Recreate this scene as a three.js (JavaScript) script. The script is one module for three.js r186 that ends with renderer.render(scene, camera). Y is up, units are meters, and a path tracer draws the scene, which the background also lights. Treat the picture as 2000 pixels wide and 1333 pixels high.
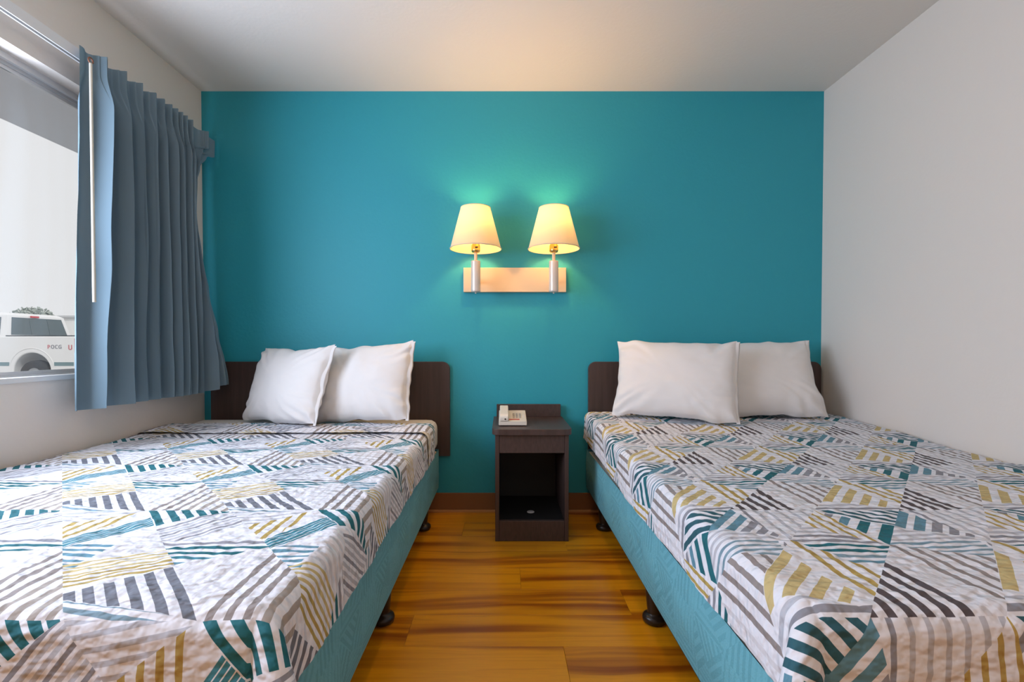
import * as THREE from 'three';
import { RoundedBoxGeometry } from 'three/addons/geometries/RoundedBoxGeometry.js';
import { mergeGeometries } from 'three/addons/utils/BufferGeometryUtils.js';
import { RectAreaLightUniformsLib } from 'three/addons/lights/RectAreaLightUniformsLib.js';
import { FontLoader } from 'three/addons/loaders/FontLoader.js';
import { TextGeometry } from 'three/addons/geometries/TextGeometry.js';

// ------------------------------------------------------------------ camera, sky, sun, daylight, exposure
const scene = new THREE.Scene();
const R = Math.PI / 180;
const FOCAL = 913;                                     // pixels, on a frame of 2000 x 1333
const camera = new THREE.PerspectiveCamera(2 * Math.atan(666.5 / FOCAL) / R, 2000 / 1333, 0.05, 300);
camera.position.set(0, 0.967, 2.71);
camera.rotation.x = -1.0 * R;
camera.setViewOffset(2000, 1333, 17, -24.5, 2000, 1333);   // shifted lens
const renderer = new THREE.WebGLRenderer({ antialias: true });
renderer.toneMapping = THREE.LinearToneMapping;
renderer.toneMappingExposure = 1.0;
renderer.shadowMap.enabled = true;
renderer.shadowMap.type = THREE.PCFSoftShadowMap;
RectAreaLightUniformsLib.init();

scene.background = new THREE.Color().setRGB(0.92, 0.925, 0.935);   // hazy white sky
const sun = new THREE.DirectionalLight(new THREE.Color(1, 0.97, 0.92), 1.5);
sun.position.set(-8 + 12, 20, -8 + 16); sun.target.position.set(-10, 0, -8);
sun.castShadow = true; sun.shadow.radius = 6;
sun.shadow.mapSize.set(2048, 2048);
Object.assign(sun.shadow.camera, { left: -25, right: 25, top: 25, bottom: -25, near: 1, far: 80 });
scene.add(sun, sun.target);

// daylight entering by the window: an area light as large as the uncurtained opening
const WIN = { z0: 0.36, z1: 2.66, y0: 0.845, y1: 2.03 };
const daylight = new THREE.RectAreaLight(new THREE.Color(0.79, 0.90, 1.12), 8.4, 1.65, 1.1);
daylight.position.set(-1.79, 1.44, 1.80);
daylight.lookAt(0, 1.44, 1.80);
scene.add(daylight);

// ------------------------------------------------------------------ helpers
let seed = 20240611;
const rnd = () => { seed = (seed + 0x6D2B79F5) | 0; let t = Math.imul(seed ^ (seed >>> 15), 1 | seed); t = (t + Math.imul(t ^ (t >>> 7), 61 | t)) ^ t; return ((t ^ (t >>> 14)) >>> 0) / 4294967296; };
const hash = (x, y, s) => { let h = Math.imul(x, 374761393) + Math.imul(y, 668265263) + Math.imul(s, 1442695041); h = Math.imul(h ^ (h >>> 13), 1274126177); return ((h ^ (h >>> 16)) >>> 0) / 4294967296; };
const sm = t => t * t * (3 - 2 * t);
const step = (a, b, x) => sm(Math.min(1, Math.max(0, (x - a) / (b - a))));
function vnoise(x, y, px, py, s) {                     // value noise that repeats every px, py cells
  const xi = Math.floor(x), yi = Math.floor(y), fx = sm(x - xi), fy = sm(y - yi);
  const w = (i, p) => p ? ((i % p) + p) % p : i;
  const a = hash(w(xi, px), w(yi, py), s), b = hash(w(xi + 1, px), w(yi, py), s), c = hash(w(xi, px), w(yi + 1, py), s), d = hash(w(xi + 1, px), w(yi + 1, py), s);
  return a + (b - a) * fx + (c - a) * fy + (a - b - c + d) * fx * fy;
}
function fbm(x, y, px, py, s, n = 4) { let v = 0, k = 0.5, t = 0; for (let i = 0; i < n; i++) { v += k * vnoise(x, y, px, py, s + i * 17); t += k; x *= 2; y *= 2; px *= 2; py *= 2; k *= 0.5; } return v / t; }
const taken = new Map();
const numbered = n => { const k = taken.get(n) || 0; taken.set(n, k + 1); return k ? `${n}_${String(k).padStart(3, '0')}` : n; };
function shade(o) { o.traverse(m => { if (m.isMesh) { m.castShadow = true; m.receiveShadow = true; } }); return o; }
function tag(o, label, category, group, kind) { if (label) o.userData.label = label; if (category) o.userData.category = category; if (group) o.userData.group = group; if (kind) o.userData.kind = kind; return o; }
function thing(name, label, category, [x, y, z] = [0, 0, 0], group) { const g = new THREE.Group(); g.name = numbered(name); g.position.set(x, y, z); scene.add(g); return tag(g, label, category, group); }
function part(parent, name, geo, mat, pos, label) { const m = new THREE.Mesh(geo, mat); m.name = name; if (pos) m.position.set(...pos); if (label) m.userData.label = label; m.castShadow = m.receiveShadow = true; parent.add(m); return m; }
function struct(name, geo, mat, label, category) { const m = new THREE.Mesh(geo, mat); m.name = name; m.castShadow = m.receiveShadow = true; scene.add(m); return tag(m, label, category, null, 'structure'); }
const std = (r, g, b, rough = 0.6, more = {}) => new THREE.MeshStandardMaterial({ color: new THREE.Color().setRGB(r, g, b), roughness: rough, ...more });
const phys = (r, g, b, rough = 0.6, more = {}) => new THREE.MeshPhysicalMaterial({ color: new THREE.Color().setRGB(r, g, b), roughness: rough, ...more });
function boxAt(x0, x1, y0, y1, z0, z1) {               // box with uv in metres
  const g = new THREE.BoxGeometry(x1 - x0, y1 - y0, z1 - z0); g.translate((x0 + x1) / 2, (y0 + y1) / 2, (z0 + z1) / 2);
  const p = g.attributes.position, n = g.attributes.normal, u = g.attributes.uv;
  for (let i = 0; i < p.count; i++) {
    const ax = Math.abs(n.getX(i)), ay = Math.abs(n.getY(i));
    if (ax > 0.5) u.setXY(i, p.getZ(i), p.getY(i)); else if (ay > 0.5) u.setXY(i, p.getX(i), p.getZ(i)); else u.setXY(i, p.getX(i), p.getY(i));
  }
  return g;
}
function rbox(w, h, d, r, seg = 3) { return new RoundedBoxGeometry(w, h, d, seg, r); }
function dataTex(w, h, fn, srgb) {
  const a = new Uint8Array(w * h * 4);
  for (let y = 0; y < h; y++) for (let x = 0; x < w; x++) { const c = fn(x / w, y / h), i = (y * w + x) * 4; if (typeof c === 'number') a[i] = a[i + 1] = a[i + 2] = Math.max(0, Math.min(255, c * 255)); else for (let k = 0; k < 3; k++) a[i + k] = Math.max(0, Math.min(255, c[k] * 255)); a[i + 3] = 255; }
  const t = new THREE.DataTexture(a, w, h); t.wrapS = t.wrapT = THREE.RepeatWrapping; t.magFilter = THREE.LinearFilter; t.minFilter = THREE.LinearMipmapLinearFilter; t.generateMipmaps = true;
  if (srgb) t.colorSpace = THREE.SRGBColorSpace; t.needsUpdate = true; return t;
}
function surf(nu, nv, fn) {                            // grid surface, fn(i/nu, j/nv) -> [x,y,z,u,v]
  const pos = [], uv = [], idx = [];
  for (let j = 0; j <= nv; j++) for (let i = 0; i <= nu; i++) { const q = fn(i / nu, j / nv, i, j); pos.push(q[0], q[1], q[2]); uv.push(q[3] ?? i / nu, q[4] ?? j / nv); }
  for (let j = 0; j < nv; j++) for (let i = 0; i < nu; i++) { const a = j * (nu + 1) + i, b = a + 1, c = a + nu + 1, d = c + 1; idx.push(a, c, b, b, c, d); }
  const g = new THREE.BufferGeometry(); g.setAttribute('position', new THREE.Float32BufferAttribute(pos, 3)); g.setAttribute('uv', new THREE.Float32BufferAttribute(uv, 2)); g.setIndex(idx); g.computeVertexNormals(); return g;
}
const lathe = (pts, n = 32) => new THREE.LatheGeometry(pts.map(p => new THREE.Vector2(p[0], p[1])), n);
const plain = g => { const q = g.index ? g.toNonIndexed() : g; for (const k of Object.keys(q.attributes)) if (!['position', 'normal', 'uv'].includes(k)) q.deleteAttribute(k); return q; };
const merge = list => mergeGeometries(list.map(plain));

// ------------------------------------------------------------------ textures and materials
const peel = dataTex(512, 512, (u, v) => fbm(u * 40, v * 40, 40, 40, 3, 3)); peel.repeat.set(2, 2);
const M = {};
M.teal = std(0.018, 0.33, 0.42, 0.55, { bumpMap: peel, bumpScale: 0.0005 });
M.white = std(0.82, 0.755, 0.69, 0.7, { bumpMap: peel, bumpScale: 0.0004 });
M.ceil = std(0.82, 0.755, 0.69, 0.85, { bumpMap: peel, bumpScale: 0.0004 });
M.trimWhite = std(0.78, 0.78, 0.77, 0.4);
M.alu = std(0.78, 0.78, 0.78, 0.4);
M.alu2 = std(0.62, 0.63, 0.64, 0.5);
M.darkSlot = std(0.03, 0.03, 0.03, 0.7);
M.baseboard = std(0.24, 0.105, 0.04, 0.45);
M.shoe = std(0.55, 0.30, 0.13, 0.4);
M.glass = phys(1, 1, 1, 0.0, { transmission: 0.93, thickness: 0, ior: 1.45 });

// floor laminate: eight rows of different grain
const woodMap = dataTex(2048, 1024, (u, v) => {
  const row = Math.floor(v * 8), lv = v * 8 - row;
  const x = u * 2.4, y = lv * 0.175;
  const wob = (fbm(u * 5, lv * 1.5, 5, 0, 11 + row, 3) - 0.5) * 0.06;
  const g1 = fbm(u * 3, (y + wob) * 24 + row * 37, 3, 0, 31 + row, 2), g2 = fbm(u * 5, (y + wob) * 130 + row * 71, 5, 0, 77 + row, 2), fine = fbm(u * 40, y * 1100 + row * 91, 40, 0, 5 + row, 2);
  const dark = step(0.42, 0.95, g1) * 0.95 + step(0.45, 1.0, g2) * 0.3;
  const t = [0.008, -0.012, 0.012, 0, -0.012, 0.01, -0.008, 0.004][row];
  const a = [0.88 + t, 0.60 + t, 0.085 + t * 0.5], b = [0.55, 0.28, 0.04], k = Math.min(1, Math.max(0, dark));
  const f = 0.96 + 0.08 * fine;
  return [0, 1, 2].map(i => (a[i] + (b[i] - a[i]) * k) * f);
}, true);
M.floor = phys(1, 1, 1, 0.28, { map: woodMap });
M.floorBase = std(0.10, 0.05, 0.02, 0.9);

const darkGrain = dataTex(512, 512, (u, v) => { const n = fbm(u * 60, v * 5, 60, 5, 9, 4), f = 0.85 + 0.3 * n; return [0.275 * f, 0.215 * f, 0.20 * f]; }, true);
M.dark = phys(1, 1, 1, 0.42, { map: darkGrain });
M.darkLeg = std(0.02, 0.013, 0.009, 0.3);
M.cubbyShade = std(0.008, 0.008, 0.009, 0.6);  // shade inside the nightstand, painted into the colour of shelf and back board
M.rail = std(0.015, 0.013, 0.012, 0.6);

// bedspread print: slanted strips of striped blocks, repeat P metres
const P = 0.49;
function drawPrint(ctx, S, col, turnedWay) {
  const U = P, W2 = P / 2;
  const B = (s, v) => [s * W2 + v * U, -v * U], A = (s, v) => [(s - 1) * W2 + v * U, -v * U];
  const poly = pts => { ctx.beginPath(); pts.forEach((p, i) => i ? ctx.lineTo(p[0], p[1]) : ctx.moveTo(p[0], p[1])); ctx.closePath(); };
  const wob = () => 0;
  function block(pts, base, lines) { ctx.save(); poly(pts); ctx.clip(); if (base) { ctx.fillStyle = base; poly(pts); ctx.fill(); } for (const [p, q, w, c] of lines) { ctx.strokeStyle = c; ctx.lineWidth = w; ctx.beginPath(); ctx.moveTo(p[0], p[1]); ctx.lineTo(q[0], q[1]); ctx.stroke(); } ctx.restore(); }
  const zl = (x, w, c, lean = 0) => [[x + lean, -0.6], [x - lean * 0.2, 0.1], w, c];        // along the length of the bed
  const xl = (z, w, c) => [[-0.5, z], [1.2, z], w, c];                                     // across the bed
  const dl = (fn, s, w, c) => [fn(s, -0.2), fn(s, 1.2), w, c];                             // along the strip
  const el = (k, w, c) => [[k - 0.6, -0.6 - U], [k + 0.8, 0.8 - U], w, c];                   // the other diagonal, through (k, -P)
  const once = () => {
    // right-hand strip
    let L = [];
    for (let i = 0; i < 6; i++) L.push(zl(0.006 + i * 0.035, 0.0175, col.dark));
    for (let i = 0; i < 2; i++) L.push(zl(0.216 + i * 0.03, 0.012, col.faint));
    for (let i = 0; i < 5; i++) L.push(zl(0.282 + i * 0.036, 0.0135, col.brown));
    block([B(0, 0), B(1, 0), B(1, 0.42), B(0, 0.57)], null, L);
    L = []; for (let i = 0; i < 9; i++) L.push(xl(-0.20 - i * 0.021, 0.0095, i < 5 ? col.slate : col.pale));
    block([B(0, 0.57), B(1, 0.42), B(1, 0.50), B(0.84, 0.62), B(0, 0.76)], null, L);
    block([B(0, 0.76), B(0, 1), B(0.92, 0.62)], null, [dl(B, 0.06, 0.022, col.blue), dl(B, 0.27, 0.022, col.blue), dl(B, 0.46, 0.02, col.grey), dl(B, 0.64, 0.018, col.grey), dl(B, 0.80, 0.016, col.grey)]);
    L = []; for (let i = 0; i < 12; i++) L.push(zl(0.36 + i * 0.034, 0.011, i < 5 ? col.grey : col.pale, 0.03));
    block([B(0, 1), B(1, 1), B(1, 0.50), B(0.92, 0.62)], null, L);
    // left-hand strip
    L = []; for (let i = 0; i < 6; i++) L.push(el(0.272 + i * 0.046, 0.0165, col.ink));
    block([A(0, 1), A(1, 1), A(1, 0.76)], null, L);
    block([A(0, 1), A(1, 0.76), A(1, 0.57)], null, [dl(A, 0.93, 0.024, col.teal), dl(A, 0.66, 0.022, col.teal), dl(A, 0.42, 0.02, col.blue), dl(A, 0.2, 0.018, col.grey)]);
    L = []; for (let i = 0; i < 7; i++) L.push(zl(0.272 - i * 0.03 + 0.0, 0.0105, col.gold, -0.03));
    block([A(0, 1), A(1, 0.57), A(0, 0.78)], null, L);
    const xc = [col.blue, col.slate, col.teal, col.teal, col.grey, col.grey, col.pale, col.pale];
    L = []; for (let i = 0; i < 8; i++) L.push(xl(-0.192 - i * 0.0245, 0.012, xc[i]));
    block([A(1, 0.57), A(0, 0.78), A(0, 0.60), A(1, 0.30)], null, L);
    L = []; for (let i = 0; i < 6; i++) L.push(zl(0.127 - i * 0.034, 0.014, col.gold, -0.02));
    block([A(1, 0.30), A(0, 0.60), A(0, 0.545), A(1, 0.08)], null, L);
    block([A(0, 0.49), A(1, 0.06), A(0.9, 0.04), A(0, 0.16)], null, [dl(A, 0.07, 0.022, col.tan), dl(A, 0.31, 0.022, col.tan), dl(A, 0.55, 0.02, col.tan), dl(A, 0.78, 0.018, col.tan)]);
    block([A(0, 0.16), A(0.9, 0.04), A(1, 0.05), A(1, 0), A(0, 0)], null, [xl(-0.014, 0.014, col.grey), xl(-0.044, 0.014, col.pale)]);
  };
  const A2 = (s, v) => [(s - 1) * W2 - v * U, -v * U], B2 = (s, v) => [s * W2 - v * U, -v * U];
  const par = (p, q, n, from, to, w, c) => { const o = []; for (let i = 0; i < n; i++) { const t = from + (to - from) * (n > 1 ? i / (n - 1) : 0), dx = q[0] - p[0], dy = q[1] - p[1]; o.push([[p[0] - dx, p[1] - dy + t], [q[0] + dx, q[1] + dy + t], w, typeof c === 'function' ? c(i) : c]); } return o; };
  const turned = () => {
    let L = [];
    // strip to the left of the slanted seam
    block([A2(0, 1), A2(1, 1), A2(0, 0.8)], null, par(A2(0, 0.97), A2(1, 1.05), 6, -0.01, 0.11, 0.009, col.pale));
    L = []; for (let i = 0; i < 7; i++) L.push(zl(-0.482 - i * 0.033, 0.0135, col.gold));
    block([A2(0, 0.80), A2(1, 1), A2(0, 0.59)], null, L);
    block([A2(0, 0.585), A2(1, 1), A2(1, 0.80), A2(0, 0.52)], null, par(A2(0, 0.545), A2(1, 0.83), 6, -0.07, 0.03, 0.0095, col.tealmid));
    block([A2(0, 0.52), A2(0.72, 0.66), A2(0.1, 0.34), A2(0, 0.34)], null, [0, 1, 2, 3, 4].map(i => xl(-0.172 - i * 0.0235, 0.011, col.blue)));
    block([A2(0.75, 0.66), A2(1, 0.78), A2(1, 0.53), A2(0.1, 0.36)], null, [0, 1, 2, 3, 4, 5, 6, 7].map(i => xl(-0.17 - i * 0.025, 0.011, col.faint)));
    block([A2(0, 0.36), A2(1, 0.52), A2(1, 0.36), A2(0, 0.13)], null, par(A2(0, 0.345), A2(1, 0.515), 7, 0, 0.12, 0.0085, i => i > 3 ? col.gold : col.tan));
    block([A2(0, 0.125), A2(1, 0.355), A2(1, 0), A2(0, 0.085)], null, [0.93, 0.74, 0.56, 0.38, 0.2, 0.05].map(k => dl(A2, k, 0.0165, col.greyd)));
    block([A2(0, 0.08), A2(1, 0), A2(0, 0)], null, par(A2(0, 0.06), A2(1, -0.01), 3, -0.01, 0.03, 0.01, col.slate));
    // strip to the right of it
    block([B2(0, 1), B2(1, 1), B2(0, 0.79)], null, [0.07, 0.27, 0.45, 0.62, 0.78, 0.92].map(k => dl(B2, k, 0.0175, col.teal)));
    block([B2(0, 0.785), B2(1, 1), B2(1, 0.6), B2(0, 0.63)], null, par(B2(0, 0.70), B2(1, 0.97), 8, -0.04, 0.15, 0.0095, i => i % 3 ? col.pale : col.grey));
    L = [0, 1, 2, 3, 4, 5].map(i => xl(-0.186 - i * 0.0245, 0.012, [col.blue, col.tealmid, col.teal, col.teal, col.grey, col.pale][i]));
    block([B2(0, 0.63), B2(1, 0.6), B2(1, 0.535), B2(0, 0.37)], null, L);
    block([B2(0, 0.365), B2(1, 0.53), B2(0, 0)], null, [0, 1, 2, 3, 4, 5, 6].map(i => zl(-0.17 + i * 0.03, 0.010, col.faint)));
    block([B2(0, 0), B2(1, 0.50), B2(1, 0)], null, [0, 1, 2, 3, 4, 5, 6, 7].map(i => zl(-0.02 + i * 0.034, 0.0145, i < 4 ? col.brown : col.taupe)));
  };
  if (turnedWay) { const one = turned; ctx.fillStyle = col.base; ctx.fillRect(0, 0, S, S); for (let i = -1; i <= 3; i++) for (let j = -1; j <= 2; j++) { ctx.setTransform(S / U, 0, 0, S / U, i * S, j * S); one(); } return; }
  ctx.fillStyle = col.base; ctx.fillRect(0, 0, S, S);
  for (let i = -3; i <= 2; i++) for (let j = -1; j <= 2; j++) { ctx.setTransform(S / U, 0, 0, S / U, i * S, j * S); once(); }
}
function printTex(col, S = 1536, turnedWay = false) {
  const c = document.createElement('canvas'); c.width = c.height = S; drawPrint(c.getContext('2d'), S, col, turnedWay);
  const t = new THREE.CanvasTexture(c); t.wrapS = t.wrapT = THREE.RepeatWrapping; t.colorSpace = THREE.SRGBColorSpace; t.anisotropy = 8; return t;
}
const inks = { base: '#e3e3e9', dark: '#544b4e', brown: '#908784', taupe: '#a59b93', faint: '#d2d0d4', slate: '#7d98a6', pale: '#b9bac2', blue: '#5f8c9e', grey: '#8d8d95', greyd: '#6f727c', ink: '#2a5a66', teal: '#17656f', tealmid: '#3a808f', gold: '#b39a55', tan: '#c6b27c' };
const printMap = printTex(inks), printMap2 = printTex(inks, 1536, true);
const skirtMap = printTex({ base: '#6fb4c2', dark: '#63a6b4', brown: '#64a8b6', faint: '#6ab0be', slate: '#63a6b4', pale: '#68adbb', blue: '#63a6b4', grey: '#64a8b6', ink: '#63a6b4', teal: '#62a5b3', gold: '#65a9b7', tan: '#65a9b7' }, 1024);
// crinkled seersucker relief, on its own uv set in metres
const pucker = dataTex(1024, 1024, (u, v) => { const w = fbm(u * 5, v * 5, 5, 5, 41, 2) * 1.6; const a = vnoise(u * 17 + w, v * 38 + w, 17, 38, 51), b = vnoise(u * 30, v * 52 + w, 30, 52, 67), c = vnoise(u * 70, v * 90, 70, 90, 87); return 0.55 * a + 0.33 * b + 0.12 * c; });
pucker.channel = 1;
M.spread = phys(1, 1, 1, 0.85, { map: printMap, bumpMap: pucker, bumpScale: 0.009, side: THREE.DoubleSide, sheen: 0.2, sheenRoughness: 0.6 });
M.spread2 = M.spread.clone(); M.spread2.map = printMap2;
M.skirt = phys(1, 1, 1, 0.8, { map: skirtMap, bumpMap: peel, bumpScale: 0.001, side: THREE.DoubleSide });
const weave = dataTex(256, 256, (u, v) => 0.5 + 0.25 * Math.sin(u * 2 * Math.PI * 64) * Math.sin(v * 2 * Math.PI * 64) + 0.3 * (fbm(u * 12, v * 12, 12, 12, 8, 3) - 0.5));
M.sheet = std(0.80, 0.76, 0.70, 0.85, { bumpMap: weave, bumpScale: 0.001, side: THREE.DoubleSide });
M.pillow = phys(0.83, 0.81, 0.79, 0.85, { bumpMap: weave, bumpScale: 0.0012, side: THREE.DoubleSide, sheen: 0.2 });
const twill = dataTex(256, 256, (u, v) => { const k = 0.5 + 0.5 * Math.sin((u * 24 + v * 24) * 2 * Math.PI), n = 0.94 + 0.06 * k; return [0.47 * n, 0.57 * n, 0.625 * n]; }, true); twill.repeat.set(10, 10);
M.curtain = phys(1, 1, 1, 0.8, { map: twill, side: THREE.DoubleSide, sheen: 0.15, sheenRoughness: 0.5 });

// ------------------------------------------------------------------ room shell
const XL = -1.735, XR = 1.842, YC = 2.427, ZF = 4.7, T = 0.12;
struct('wall_back', boxAt(XL - T, XR + T, -0.1, YC + 0.1, -T, 0), M.teal, 'teal painted feature wall behind the two beds', 'wall');
struct('wall_right', boxAt(XR, XR + T, -0.1, YC + 0.1, 0, ZF), M.white, 'plain off-white wall beside the right bed', 'wall');
struct('wall_front', boxAt(XL - T, XR + T, -0.1, YC + 0.1, ZF, ZF + T), M.white, 'off-white wall at the near end of the room', 'wall');
struct('ceiling', boxAt(XL - T, XR + T, YC, YC + 0.1, 0, ZF), M.ceil, 'smooth off-white ceiling', 'ceiling');
struct('wall_left', merge([boxAt(XL - T, XL, -0.1, WIN.y0, 0, ZF), boxAt(XL - T, XL, WIN.y1, YC + 0.1, 0, ZF), boxAt(XL - T, XL, WIN.y0, WIN.y1, 0, WIN.z0), boxAt(XL - T, XL, WIN.y0, WIN.y1, WIN.z1, ZF)]), M.white, 'off-white wall with the window, beside the left bed', 'wall');

// floor of boards, each its own piece
{
  const fl = struct('floor', boxAt(XL, XR, -0.1, -0.011, 0, ZF), M.floorBase, 'glossy golden brown wood-look plank floor', 'floor');
  const PW = 0.175, PL = 1.22, rowN = Math.ceil(ZF / PW);
  const geos = new Map();
  const plankGeo = (len, row, off, w) => {
    const key = `${len.toFixed(3)}|${row}|${off}|${w.toFixed(3)}`; if (geos.has(key)) return geos.get(key);
    const g = 0.0003, sh = new THREE.Shape(); const a = len / 2 - g, b = w / 2 - g; sh.moveTo(-a, -b); sh.lineTo(a, -b); sh.lineTo(a, b); sh.lineTo(-a, b); sh.closePath();
    const e = new THREE.ExtrudeGeometry(sh, { depth: 0.0094, bevelEnabled: true, bevelSize: 0.0005, bevelThickness: 0.0005, bevelSegments: 1, bevelOffset: -0.0005 });
    e.rotateX(-Math.PI / 2); e.translate(0, -0.0102, 0);
    const p = e.attributes.position, u = e.attributes.uv;
    for (let i = 0; i < p.count; i++) u.setXY(i, (p.getX(i) + len / 2) / 2.4 + off / 4, (row + 0.04 + 0.92 * (p.getZ(i) / w + 0.5)) / 8);
    geos.set(key, e); return e;
  };
  const offs = [0.115, 0.75, 0.33, 0.98, 0.52, 0.2, 0.84, 0.42];
  for (let r = 0; r < rowN; r++) {
    const z0 = r * PW, z1 = Math.min(ZF, z0 + PW), w = z1 - z0; if (w < 0.02) continue;
    let x = XL - offs[r % 8] * PL, k = 0;
    while (x < XR - 0.02) { const a = Math.max(XL, x), b = Math.min(XR, x + PL); if (b - a > 0.03) part(fl, 'plank', plankGeo(b - a, Math.floor(hash(r, k, 3) * 8), Math.floor(hash(r, k, 9) * 4), w), M.floor, [(a + b) / 2, 0, (z0 + z1) / 2]); x += PL; k++; }
  }
}
{
  const prof = (name, g, label) => struct(name, g, M.baseboard, label, 'baseboard');
  const bb = prof('baseboard_back', boxAt(XL, XR, 0, 0.108, 0, 0.012), 'brown baseboard along the foot of the teal wall');
  const q = new THREE.CylinderGeometry(0.012, 0.012, XR - XL - 0.002, 10, 1, false, 0, Math.PI / 2); q.rotateZ(Math.PI / 2); q.rotateX(Math.PI * 1.5);
  part(bb, 'shoe_moulding', boxAt(XL + 0.014, XR - 0.014, 0.0003, 0.012, 0.0122, 0.022), M.shoe, null, 'thin lighter brown moulding strip');
  prof('baseboard_right', boxAt(XR - 0.012, XR, 0, 0.108, 0.0125, ZF), 'brown baseboard along the right wall');
  prof('baseboard_left', boxAt(XL, XL + 0.012, 0, 0.108, 0.0125, ZF), 'brown baseboard along the window wall');
}
// window: plastered reveal, aluminium frame, fixed pane and sliding sash
{
  const { z0, z1, y0, y1 } = WIN, w = thing('window_1', 'wide aluminium window with white sky and a white pickup beyond', 'window', [0, 0, 0]);
  w.userData.kind = 'structure';
  const fx0 = XL - T - 0.005, fx1 = XL - 0.07, fr = 0.036;
  const ring = (x0, x1, a0, a1, b0, b1, t) => merge([boxAt(x0, x1, b0, b0 + t, a0, a1), boxAt(x0, x1, b1 - t, b1, a0, a1), boxAt(x0, x1, b0 + t, b1 - t, a0, a0 + t), boxAt(x0, x1, b0 + t, b1 - t, a1 - t, a1)]);
  part(w, 'window_frame', merge([boxAt(fx0, fx1, y0, y0 + 0.010, z0, z1), boxAt(fx0, fx1, y1 - 0.022, y1, z0, z1), boxAt(fx0, fx1, y0 + 0.010, y1 - 0.022, z0, z0 + 0.022), boxAt(fx0, fx1, y0 + 0.010, y1 - 0.022, z1 - 0.022, z1)]), M.alu);
  part(w, 'track', merge([boxAt(fx0 + 0.012, fx1 - 0.016, y1 - 0.034, y1 - 0.022, z0 + 0.022, z1 - 0.022)]), M.alu2);
  part(w, 'window_sill', boxAt(XL - 0.07, XL + 0.006, y0 - 0.012, y0 + 0.006, z0 - 0.01, z1 + 0.01), M.trimWhite);
  const zm = 1.5;
  for (const [a, b, x] of [[z0 + 0.022, zm + 0.02, fx0 + 0.018], [zm - 0.02, z1 - 0.022, fx0 + 0.034]]) {
    const s = part(w, 'sash', ring(x, x + 0.014, a, b, y0 + 0.0102, y1 - 0.0342, 0.013), M.alu);
    part(s, 'pane', boxAt(x + 0.005, x + 0.009, y0 + 0.0232, y1 - 0.0472, a + 0.013, b - 0.013), M.glass);
  }
  shade(w);
}

// ------------------------------------------------------------------ outdoors
struct('ground_outside', boxAt(-90, XL - T, -0.4, -0.2, -90, 60), std(0.42, 0.42, 0.42, 0.95, { bumpMap: peel, bumpScale: 0.003 }), 'pale paved parking lot outside the window', 'ground');
{
  const sh = new THREE.Shape(); sh.moveTo(XL - T, 2.46); sh.lineTo(-2.95, 2.30); sh.lineTo(-2.95, 2.46); sh.lineTo(XL - T, 2.62); sh.closePath();
  const g = new THREE.ExtrudeGeometry(sh, { depth: 8.5, bevelEnabled: false }); g.translate(0, 0, -3);
  struct('roof_soffit', g, std(0.62, 0.63, 0.66, 0.8), 'grey roof overhang above the window outside', 'soffit');
}

// ------------------------------------------------------------------ headboards
function headboard(x0, x1, label) {
  const y0 = 0.328, y1 = 0.873, r = 0.045, sh = new THREE.Shape();
  sh.moveTo(x0, y0); sh.lineTo(x1, y0); sh.lineTo(x1, y1 - r); sh.absarc(x1 - r, y1 - r, r, 0, Math.PI / 2, false); sh.lineTo(x0 + r, y1); sh.absarc(x0 + r, y1 - r, r, Math.PI / 2, Math.PI, false); sh.closePath();
  const g = new THREE.ExtrudeGeometry(sh, { depth: 0.022, bevelEnabled: true, bevelSize: 0.002, bevelThickness: 0.002, bevelOffset: -0.002, bevelSegments: 2, curveSegments: 12 }); g.translate(0, 0, 0.003);
  const o = thing('headboard', label, 'headboard', [(x0 + x1) / 2, 0, 0]); g.translate(-(x0 + x1) / 2, 0, 0);
  part(o, 'panel', g, M.dark);
  part(o, 'wall_cleat', boxAt(-0.5, 0.5, 0.45, 0.55, 0.0002, 0.0028), M.rail);
  return o;
}
headboard(-1.683, -0.308, 'dark brown headboard panel behind the bed by the window');
headboard(0.49, 1.828, 'dark brown headboard panel behind the bed by the right wall');

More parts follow.
